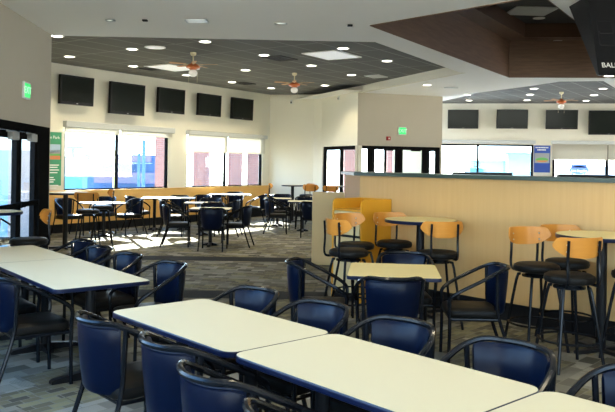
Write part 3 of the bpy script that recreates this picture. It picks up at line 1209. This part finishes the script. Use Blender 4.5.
put_chair(-4.72, 10.75, (.2, 1), 'added black arm chair standing in for a reflection in the hinge side door glass', 'chairs standing in for door glass reflections')  # both chairs added to imitate the room mirrored in the door glass
put_chair(-5.05, 9.75, (.2, 1), 'added black arm chair standing in for a reflection in the first door glass', 'chairs standing in for door glass reflections')

# ------------------------------------------------------------------ middle tables
G = 'square cream tables in the middle of the room'
rect_table((-1.92, 14.3, 0), 0.02, .80, .70, 'square cream table behind the chair with its back to us, middle of room', G, two=False)
rect_table((-2.38, 16.35, 0), 0.02, .78, .70, 'square cream table one row deeper than the middle one', G, two=False)
G = 'black arm chairs in the middle of the room'
for x, y, f, lab in ((-1.77, 13.55, (.03, 1), 'black arm chair with its square back to us at the middle table'),
                     (-2.55, 14.1, (1, 0.1), 'black arm chair in side view on the window side of the middle table'),
                     (-3.02, 16.05, (1, 0.1), 'black arm chair in side view one row deeper on the window side'),
                     (-1.38, 14.22, (-1, .12), 'black arm chair turned left at the middle table, legs in the sun'),
                     (-1.8, 16.25, (-1, .1), 'black arm chair turned left at the deeper middle table'),
                     (-1.98, 14.98, (0, -1), 'black arm chair facing us behind the middle table'),
                     (-2.3, 17.03, (0, -1), 'black arm chair facing us behind the deeper middle table')):
    put_chair(x, y, f, lab, G)

# ------------------------------------------------------------------ tables toward the far corner
G = 'square cream tables toward the far corner'
rect_table((-.78, 19.0, 0), 0, .72, .72, 'square cream table beneath the far corner bar stools', G, two=False)
rect_table((-.1, 17.65, 0), 0, .74, .72, 'square cream table beside the low partition edge', G, two=False)
G = 'black arm chairs toward the far corner'
for x, y, f, lab in ((-.72, 17.0, (1, .05), 'black arm chair in side view with splayed legs in the sun patch'),
                     (-.74, 18.12, (.9, .3), 'black arm chair between the two far corner tables'),
                     (.10, 16.35, (0, 1), 'black arm chair with its back to us beside the low partition'),
                     (.38, 14.45, (0, 1), 'black arm chair behind the low partition, one leg showing'),
                     (-.68, 19.72, (0, -1), 'black arm chair facing us behind the deeper far corner table'),
                     (-.05, 18.4, (0, -1), 'black arm chair facing us behind the far corner table')):
    put_chair(x, y, f, lab, G)
round_table((-.42, 20.6, 0), .32, 'small round bar table against the far white wall', 'round bar tables at the far wall', lam='lam')
round_table((.8, 20.35, 0), .28, 'small round bar table behind the low partition', 'round bar tables at the far wall', lam='lam')
G = 'plywood back bar stools at the far wall'
for x, y, f, lab in ((-.88, 20.55, (.95, .1), 'plywood back bar stool at the corner side of the far wall table'),
                     (-.02, 20.9, (-.8, -.5), 'plywood back bar stool on the lobby side of the far wall table'),
                     (.13, 20.1, (.3, .95), 'plywood back bar stool left of the two behind the low partition'),
                     (.62, 19.25, (-.1, 1), 'plywood back bar stool directly above the low partition top'),
                     (.12, 19.42, (.2, 1), 'plywood back bar stool at the partition corner, back to us')):
    put_stool(x, y, f, lab, G)

# ------------------------------------------------------------------ televisions
def tv(W, px, py, wd, ht, tilt, label, group, yaw=0.0, m='screen', power=None):
    s, z = W.sz(px, py)
    root = empty('television', tuple(W.pt(s, -.175, z)), W.rz + yaw)
    root.rotation_euler = (tilt, 0, W.rz + yaw)
    bm = B()
    box(bm, -wd / 2, wd / 2, -.045, .035, -ht / 2, ht / 2, .008)
    for a, b, c, d in ((-wd / 2, -wd / 2 + .035, -ht / 2, ht / 2), (wd / 2 - .035, wd / 2, -ht / 2, ht / 2), (-wd / 2, wd / 2, ht / 2 - .035, ht / 2), (-wd / 2, wd / 2, -ht / 2, -ht / 2 + .06)):
        box(bm, a, b, -.055, -.02, c, d, .004)
    obj('bezel', bm, M['plastic'], root)
    bm = B()
    box(bm, -wd / 2 + .03, wd / 2 - .03, -.049, -.04, -ht / 2 + .055, ht / 2 - .03)
    obj('screen', bm, M[m], root)
    bm = B()
    box(bm, -.02, .02, -.0565, -.054, -ht / 2 + .022, -ht / 2 + .034)
    obj('badge', bm, M['silver'], root)
    bm = B()
    box(bm, -.15, .15, .035, .06, -.15, .15)
    box(bm, -.03, .03, .05, .155, -.04, .04)
    box(bm, -.12, .12, .14, .155, -.12, .12)
    obj('wall_bracket', bm, M['frame'], root)
    return tag(root, label, 'television', group)
G = 'televisions over the window wall'
T = math.radians(2)
for px, py, wd, ht, lab in ((71.3, 91.0, .92, .66, 'wall television nearest the entrance wall, over the two-pane window'),
                        (122.0, 99.3, 1.09, .77, 'largest wall television with a faint reflection, over the raised shades'),
                        (166, 101.2, .96, .65, 'wall television over the gap between the two windows'),
                        (204.2, 105.4, .94, .61, 'wall television over the near half of the lowered shade'),
                        (237.2, 109.2, .97, .63, 'wall television closest to the far corner, over the lowered shade')):
    tv(W_win, px, py, wd, ht, T, lab, G)
G = 'televisions over the right windows'
for px, py, wd, lab in ((462.8, 119.5, 1.03, 'wall television beside the grey exit sign wall'),
                        (511.5, 119.4, 1.03, 'wall television over the unshaded right window'),
                        (560.7, 119.9, 1.03, 'wall television over the blue poster and shade box'),
                        (607.5, 123.0, 1.28, 'larger wall television cut by the right picture edge')):
    tv(W_back, px, py, wd, wd / 1.58, math.radians(4), lab, G)

# ------------------------------------------------------------------ roller shades
def shade(W, s0, s1, ztop, zbox, zbot, label, split=None):
    root = empty('roller_shade', tuple(W.pt(s0, 0, ztop)), W.rz)
    wd = s1 - s0
    bm = B()
    box(bm, 0, wd, -.14, -.003, zbox - ztop, 0, .008)
    obj('shade_box', bm, M['alu'] if split is None else M['shadow_grey_box'], root)
    n = 2
    for k in range(n):
        a = .03 if k == 0 else (split or wd / 2) + .012
        b = (split or wd / 2) - .012 if k == 0 else wd - .03
        bm = B()
        box(bm, a, b, -.062, -.058, zbot - ztop + .02, zbox - ztop)
        f = obj('shade_cloth', bm, M['shade_dense' if W is W_back else 'shade'], root)
        bm = B()
        box(bm, a, b, -.07, -.05, zbot - ztop, zbot - ztop + .025, .004)
        obj('hem_bar', bm, M['beige_bar'], f)
    return tag(root, label, 'roller shade', 'roller shades')
M['shadow_grey_box'] = mat('shadow grey shade box', (0.50, 0.52, 0.52), 0.5)  # white box; its room side shadow is put in as blue grey
M['beige_bar'] = mat('cream hem bar', (0.72, 0.68, 0.56), 0.5)
z1t, z1b, z1c = W_win.sz(66, 121)[1], W_win.sz(66, 127)[1], W_win.sz(66, 132.5)[1]
shade(W_win, wa0 - .06, wa1 + .1, z1t, z1b, z1c, 'roller shade raised over the two-pane window with the grandstand view', wam - wa0 + .06)
z2t, z2b, z2c = W_win.sz(188, 130.5)[1], W_win.sz(188, 134.5)[1], W_win.sz(188, 152)[1]
shade(W_win, wb0 - .06, wb1 + .08, z2t, z2b, z2c, 'roller shade lowered halfway and glowing, over the brick pier window', wbm - wb0 + .06)
shade(W_back, q[0] - .1, q[2] + .05, BH + .13, BH + .02, BH - .01, 'roller shade raised at the right window behind the half wall', q[1] - q[0] + .1)
shade(W_back, q[3] - .05, q[5] + .1, BH + .13, BH + .02, W_back.sz(580, 160)[1], 'roller shade lowered halfway at the window with the oval sign', q[4] - q[3] + .05)

# ------------------------------------------------------------------ posters, signs, alarm
def wall_thing(name, W, px, py, out=0.0):
    s, z = W.sz(px, py)
    return empty(name, tuple(W.pt(s, -out, z)), W.rz)
s1_, zt_ = W_win.sz(61.3, 132.5)
_, zb_ = W_win.sz(61.3, 185.5)
wd, ht = .80, zt_ - zb_
t = empty('green_poster', tuple(W_win.pt(s1_ - wd / 2, -.004, (zt_ + zb_) / 2)), W_win.rz)
bm = B()
box(bm, -wd / 2, wd / 2, -.012, 0, -ht / 2, ht / 2)
obj('poster_sheet', bm, M['green_poster'], t)
for nm, za, zb, m_ in (('sky_print', .285, .12, 'poster_sky'), ('stands_print', .17, .08, 'poster_grey'), ('grass_print', .09, .045, 'poster_grass'), ('infield_print', .05, -.03, 'poster_orange')):
    bm = B()
    box(bm, -wd / 2 + .03, wd / 2 - .03, -.0135, -.011, zb * ht * .9 + .02, za * ht * .9 + .02)
    obj(nm, bm, M[m_], t)
text('poster_title', 'e Park', .10, M['poster_white'], t, (wd / 2 - .05, -.014, ht / 2 - .12), (PI / 2, 0, 0), 'RIGHT', .001)
bm = B()
for k, (a, b, z) in enumerate(((-.05, .34, -.14), (.0, .3, -.19), (-.05, .34, -.25), (-.05, .3, -.31), (.02, .2, -.42), (.02, .24, -.47), (.02, .2, -.52), (-.05, .33, -.60), (-.05, .28, -.66))):
    box(bm, a, b, -.0135, -.011, z - .012, z + .012)
obj('print_lines', bm, M['poster_white'], t)
tag(t, 'tall green poster with ballpark picture beside the entrance frame', 'poster')

s1_, z_ = W_back.sz(542, 159)
t = empty('blue_poster', tuple(W_back.pt(s1_, -.004, z_)), W_back.rz)
wd, ht = .53, .92
bm = B()
box(bm, -wd / 2, wd / 2, -.012, 0, -ht / 2, ht / 2)
obj('poster_sheet', bm, M['blue_poster'], t)
bm = B()
box(bm, -wd / 2 + .02, wd / 2 - .02, -.0135, -.011, -.14, .2)
obj('stands_print', bm, M['poster_grey'], t)
bm = B()
prism(bm, [(.21 * math.cos(k * PI / 12), .08 * math.sin(k * PI / 12)) for k in range(24)], .0, .003)
bmesh.ops.rotate(bm, verts=bm.verts, matrix=Matrix.Rotation(PI / 2, 3, 'X'))
bmesh.ops.translate(bm, verts=bm.verts, vec=(0, -.0125, -.03))
obj('field_print', bm, M['poster_grass'], t)
bm = B()
prism(bm, [(.19 * math.cos(PI + k * PI / 12), .06 * math.sin(PI + k * PI / 12)) for k in range(13)], .0, .004)
bmesh.ops.rotate(bm, verts=bm.verts, matrix=Matrix.Rotation(PI / 2, 3, 'X'))
bmesh.ops.translate(bm, verts=bm.verts, vec=(0, -.0125, -.05))
obj('infield_print', bm, M['poster_orange'], t)
bm = B()
for a, b, z in ((-.22, .2, .39), (-.16, .12, .31)):
    x = a
    while x < b:
        l = random.uniform(.03, .07)
        box(bm, x, min(x + l, b), -.0135, -.011, z - .02, z + .02)
        x += l + .012
obj('print_lines', bm, M['poster_white'], t)
tag(t, 'blue poster with ballpark picture between the right windows', 'poster')

def exit_sign(W, px, py, wd, ht, label):
    t = wall_thing('exit_sign', W, px, py, .0)
    bm = B()
    box(bm, -wd / 2 - .02, wd / 2 + .02, -.035, -.001, -ht / 2 - .02, ht / 2 + .02, .004)
    obj('housing', bm, M['alu'], t)
    bm = B()
    box(bm, -wd / 2, wd / 2, -.04, -.034, -ht / 2, ht / 2)
    obj('lit_panel', bm, M['exit'], t)
    text('lettering', 'EXIT', ht * .72, M['exit_letter'], t, (0, -.042, 0), (PI / 2, 0, 0))
    return tag(t, label, 'exit sign')
exit_sign(W_left, 25.0, 90.5, .24, .20, 'lit green EXIT sign over the glass entrance doors')
exit_sign(W_exit, 402.0, 131, .21, .19, 'lit green EXIT sign on the grey wall over the lobby doors')
t = wall_thing('fire_alarm', W_exit, 388, 138.5)
bm = B()
box(bm, -.06, .06, -.05, -.001, -.055, .055, .01)
obj('housing', bm, M['red'], t)
bm = B()
box(bm, -.01, .035, -.056, -.049, -.02, .02, .004)
obj('strobe_lens', bm, M['white'], t)
tag(t, 'small red fire alarm strobe on the grey exit wall', 'fire alarm')
for W_, px, py, lab in ((W_far, 291.5, 102, 'small dark sensor high on the far white wall'),
                        (W_store, 339.6, 98, 'small dark sensor high on the white storefront wall')):
    t = wall_thing('wall_sensor', W_, px, py)
    bm = B()
    box(bm, -.03, .03, -.05, -.001, -.06, .06, .01)
    obj('housing', bm, M['alu'], t)
    bm = B()
    box(bm, -.02, .02, -.056, -.049, -.045, .01, .004)
    obj('sensor_lens', bm, M['black'], t)
    tag(t, lab, 'sensor')

# ------------------------------------------------------------------ ceiling fixtures
can0 = None
def can(px, py, z, label, group, power=LAMP_W, lit=True, loc=None):
    """recessed downlight with trim ring, lit lens and its lamp"""
    global can0
    p = Vector(loc) if loc else at(px, py, z)
    if can0 is None:
        can0 = root = empty('recessed_light')
        bm = B()
        lathe(bm, [(.095, -.004), (.125, -.006), (.125, .001), (.095, .001), (.095, -.004)], 20)
        obj('trim_ring', bm, M['white'], root, True)
        bm = B()
        lathe(bm, [(0, -.002), (.094, -.002), (.094, .002), (0, .002)], 20)
        obj('lamp_lens', bm, M['lens'], root)
    else:
        root = dup(can0)
    root.location = (p.x, p.y, z - .003)
    root['label'], root['category'], root['group'] = label, 'ceiling light', group
    if lit and power > 0:
        l = bpy.data.lights.new('downlight', 'SPOT')
        l.energy = power * 4
        l.color = LAMP_COLOR
        l.spot_size = math.radians(125)
        l.spot_blend = 0.6
        l.shadow_soft_size = 0.09
        lo = bpy.data.objects.new('downlight', l)
        lo.location = (p.x, p.y, z - .03)
        COL.objects.link(lo)
    return root
GA = 'recessed lights in the dark ceiling over the dining area'
for px, py, lab in ((57, 35.9, 'recessed light at the corner where the entrance wall meets the soffit edge'),
                    (69.5, 56.5, 'recessed light over the television nearest the entrance'),
                    (132, 49, 'recessed light over the largest television, nearer the soffit'),
                    (133, 66, 'recessed light close to the wall above the largest television'),
                    (205, 41.5, 'recessed light just beyond the soffit edge above the near fan'),
                    (264, 55, 'recessed light left of the black vent, soffit side'),
                    (245.5, 70, 'recessed light between the two ceiling fans'),
                    (232, 82, 'recessed light beside the small vent near the window wall'),
                    (186.5, 75, 'recessed light just under the near fan globe'),
                    (271, 88, 'recessed light at the far corner of the ceiling'),
                    (343, 48.2, 'recessed light beside the square white diffuser, soffit side'),
                    (387, 60.8, 'recessed light nearest the dark wood coffer'),
                    (311.5, 65.5, 'recessed light above the far fan, bulkhead side'),
                    (351.5, 74.8, 'recessed light near the bulkhead face, middle one'),
                    (325, 85.3, 'recessed light near the far end of the bulkhead')):
    can(px, py, ZC, lab, GA, LAMP_W * 1.2)
GB = 'recessed lights in the right hand dark ceiling'
for px, py, lab in ((534, 88.5, 'recessed light nearest the coffer, left of the right fan'),
                    (530, 94.5, 'recessed light in the middle of the left column, right ceiling'),
                    (527, 100, 'recessed light by the wall in the left column, right ceiling'),
                    (603, 88.5, 'recessed light nearest the coffer in the right column'),
                    (594, 95, 'recessed light in the middle of the right column'),
                    (586, 100.5, 'recessed light by the wall in the right column'),
                    (469, 100.3, 'recessed light above the television beside the grey wall'),
                    (467.5, 94.6, 'recessed light at the edge of the lit soffit point')):
    can(px, py, ZC, lab, GB, LAMP_W * .15)
GS = 'recessed lights in the white soffit and coffer'
can(609, 75.8, ZS, 'recessed light in the soffit just under the scoreboard', GS, LAMP_W)
can(427, 84.8, ZS, 'dim recessed light in the shaded soffit beside the bulkhead', GS, 0, False)
can(557, 41, Z1, 'recessed light in the lower step of the wooden coffer', GS, LAMP_W * .15)
can(539, 18, Z2, 'recessed light in the top of the wooden coffer', GS, LAMP_W * .15)
# the same downlights carried on over the near seating, above the frame
for x, y, e_ in ((-0.2, 5.6, .6), (1.9, 5.6, .75), (-0.1, 3.6, .8), (2.2, 3.0, .55), (3.4, 6.2, .8), (2.6, 0.6, .3), (0.9, 7.6, .7), (5.8, 7.6, .7), (-2.0, 6.6, .75)):  # last one added, unseen, to brighten the entrance side tables
    can(0, 0, ZS, 'recessed soffit light above the near tables, outside the picture', 'recessed lights above the near tables', LAMP_W * e_, True, (x, y, ZS))

def diffuser(px, py, z, wd, dp, rz, label, m='diff', name='ceiling_light'):
    p = at(px, py, z)
    root = empty(name, (p.x, p.y, z - .001), rz)
    bm = B()
    for a, b, c, d in ((-wd / 2, wd / 2, -dp / 2, -dp / 2 + .03), (-wd / 2, wd / 2, dp / 2 - .03, dp / 2), (-wd / 2, -wd / 2 + .03, -dp / 2, dp / 2), (wd / 2 - .03, wd / 2, -dp / 2, dp / 2)):
        box(bm, a, b, c, d, -.02, .0)
    obj('frame', bm, M['white'] if m == 'diff' else M['alu'] if m == 'alu' else M['vent'], root)
    bm = B()
    box(bm, -wd / 2 + .02, wd / 2 - .02, -dp / 2 + .02, dp / 2 - .02, -.012, -.004)
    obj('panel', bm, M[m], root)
    if m != 'diff':
        bm = B()
        n = max(3, int(dp / .06))
        for k in range(n):
            y = -dp / 2 + .04 + (dp - .08) * k / (n - 1)
            box(bm, -wd / 2 + .03, wd / 2 - .03, y - .006, y + .006, -.02, -.012)
        obj('slats', bm, M['alu'] if m == 'alu' else M['vent'], root)
    return root
ra_ = W_win.rz
tag(diffuser(172, 67.2, ZC, 1.0, .8, ra_, 'a'), 'square white ceiling diffuser beside the near fan', 'ceiling diffuser', 'ceiling diffusers')
tag(diffuser(332, 54.8, ZC, 1.0, .8, ra_, 'a'), 'square white ceiling diffuser near the bulkhead side of the dark ceiling', 'ceiling diffuser', 'ceiling diffusers')
for px, py, wd, lab in ((280, 58, .6, 'black ceiling vent in front of the far fan'), (244.5, 83.2, .5, 'black ceiling vent close to the far window corner'), (376, 76, .5, 'grey ceiling vent close to the bulkhead'), (150, 68.6, .4, 'black ceiling vent over the second television')):
    tag(diffuser(px, py, ZC, wd, wd * .8, ra_, 'a', 'vent' if 'black' in lab else 'alu', 'ceiling_vent'), lab, 'ceiling vent', 'ceiling vents')
tag(diffuser(197, 20.5, ZS, .32, .2, 0, 'a', 'alu', 'soffit_grille'), 'square metal grille in the white soffit above the fan', 'ceiling grille')
for px, py, wd, m_, lab in ((110.5, 19.8, .13, 'alu', 'small grille in the soffit toward the entrance wall'), (145, 19.8, .07, 'vent', 'tiny dark sensor in the soffit left of the square grille'),
                            (281, 23.2, .18, 'alu', 'small bright slot in the soffit right of the square grille'), (350, 24.8, .07, 'vent', 'tiny dark sensor in the soffit before the coffer tip'),
                            (451, 87.4, .35, 'alu', 'slot grille in the lit soffit over the lobby corner')):
    tag(diffuser(px, py, ZS, wd, .07, 0, 'a', m_, 'soffit_slot'), lab, 'ceiling grille', 'soffit grilles')
p = at(155, 47, ZC)
root = empty('ceiling_speaker', (p.x, p.y, ZC - .001))
bm = B()
lathe(bm, [(.17, -.012), (.20, -.014), (.20, 0), (.17, 0), (.17, -.012)], 24)
obj('rim', bm, M['white'], root, True)
bm = B()
lathe(bm, [(0, -.018), (.168, -.016), (.168, -.003), (0, -.003)], 24)
obj('grille', bm, M['diff'], root)  # grille given a faint glow so it reads white; no lamp inside
tag(root, 'round white ceiling speaker between the recessed lights over the second television', 'ceiling speaker')
p = at(531, 10.5, Z2)
tag(diffuser(531, 10.5, Z2, .85, .75, W_left.rz + PI / 2, 'a', 'alu'), 'square panel in the top of the wooden coffer', 'ceiling panel')

def fan(px, py, z, label, rz, blades, seed=0):
    p = at(px, py, z)
    root = empty('ceiling_fan', (p.x, p.y, z), rz)
    root.scale = (.72, .72, .72)
    bm = B()
    lathe(bm, [(0, 0), (.085, 0), (.085, -.05), (.06, -.085), (.02, -.095), (0, -.095)], 18)
    obj('canopy', bm, M['brass'], root, True)
    bm = B()
    tube(bm, [(0, 0, -.09), (0, 0, -.30)], .016, 10)
    obj('downrod', bm, M['brass'], root, True)
    bm = B()
    lathe(bm, [(0, -.27), (.05, -.275), (.07, -.31), (.15, -.345), (.20, -.39), (.19, -.43), (.12, -.455), (.09, -.48), (0, -.485)], 24)
    mt = obj('motor_housing', bm, M['copper'], root, True)
    bm = B()
    lathe(bm, [(0, -.48), (.06, -.485), (.115, -.53), (.125, -.58), (.10, -.64), (.05, -.675), (0, -.68)], 20)
    obj('glass_globe', bm, M['globe'], root, True)
    for k in range(blades):
        a = 2 * PI * k / blades
        Mr = Matrix.Rotation(a, 4, 'Z') @ Matrix.Translation((0, 0, -.335)) @ Matrix.Rotation(math.radians(9), 4, 'X')
        bm = B()
        pts = [(.22, -.045), (.62, -.07), (.68, -.055), (.70, 0), (.68, .055), (.62, .07), (.22, .045)]
        prism(bm, pts, -.004, .004)
        for v in bm.verts:
            v.co = Mr @ v.co
        bl = obj('blade', bm, M['blade'], root)
        bm = B()
        box(bm, .10, .28, -.022, .022, -.016, -.004, M=Mr)
        obj('blade_iron', bm, M['brass'], bl)
    for s in (-1, 1):
        bm = B()
        tube(bm, [(s * .09, 0, -.47), (s * .12, 0, -.60), (s * .12, 0, -.84)], .004, 5)
        obj('pull_chain', bm, M['brass'], root)
    return tag(root, label, 'ceiling fan', 'ceiling fans')
fan(193.3, 52.5, ZC, 'orange ceiling fan nearer the soffit, beside the square diffuser', math.radians(-6), 5)
fan(294.5, 73.0, ZC, 'orange ceiling fan near the far corner of the dark ceiling', math.radians(-17), 5)
fan(561.5, 92.0, ZC, 'orange ceiling fan over the right hand window area', math.radians(3), 5)

# ------------------------------------------------------------------ hanging scoreboard
root = empty('scoreboard', (3.24, 8.0, 2.69))
bm = B()
prof = [(0, 0), (.36, .975), (.95, .975), (.05, 0)]
loft(bm, [[Vector((0, y, z)) for y, z in prof], [Vector((1.9, y, z)) for y, z in prof]])
obj('cabinet', bm, M['black'], root)
tl = math.atan2(.36, .975)
def on_face(x, z, d=.004):
    return (x, z * .36 / .975 - d * math.cos(tl), z + d * math.sin(tl))
text('lettering', 'BALL', .085, M['sign_text'], root, on_face(.045, .115, .003), (PI / 2 - tl, 0, 0), 'LEFT')
def seg_digit(x, z, w_, h_):
    bm = B()
    t_ = .022
    c = [(x, x + w_, z, z + t_), (x, x + w_, z + h_ / 2 - t_ / 2, z + h_ / 2 + t_ / 2), (x, x + w_, z + h_ - t_, z + h_)]
    c += [(a, a + t_, b, b + h_ / 2 - .03) for a in (x - .01, x + w_ - t_ + .01) for b in (z + .02, z + h_ / 2 + .015)]
    for x0, x1, z0, z1 in c:
        vs = [bm.verts.new(on_face(a, b, .003)) for a, b in ((x0, z0), (x1, z0), (x1, z1), (x0, z1))]
        us = [bm.verts.new(on_face(a, b, -.004)) for a, b in ((x0, z0), (x1, z0), (x1, z1), (x0, z1))]
        bm.faces.new(vs)
        for i in range(4):
            bm.faces.new((vs[i], vs[(i + 1) % 4], us[(i + 1) % 4], us[i]))
    obj('unlit_digit', bm, M['digit'], root)
seg_digit(.07, .35, .17, .32)
tag(root, 'black hanging scoreboard with white BALL lettering under the soffit', 'scoreboard')

# ------------------------------------------------------------------ drink rails by the right windows
for s0, s1, z, lab in ((W_back.sz(452, 175)[0], W_back.sz(511, 175)[0], 1.47, 'black drink rail under the unshaded right window'),
                       (W_back.sz(556, 177)[0], W_back.sz(640, 177)[0], 1.45, 'black drink rail under the half shaded right window')):
    root = empty('drink_rail', tuple(W_back.pt(s0, 0, 0)), W_back.rz)
    bm = B()
    box(bm, 0, s1 - s0, -.45, -.02, z - .13, z, .008)
    obj('shelf', bm, M['plastic'], root)
    for k in range(3):
        bm = B()
        x = .15 + (s1 - s0 - .3) * k / 2
        box(bm, x - .03, x + .03, -.28, -.22, 0, z - .13)
        obj('post', bm, M['black'], root)
    tag(root, lab, 'drink rail', 'drink rails')
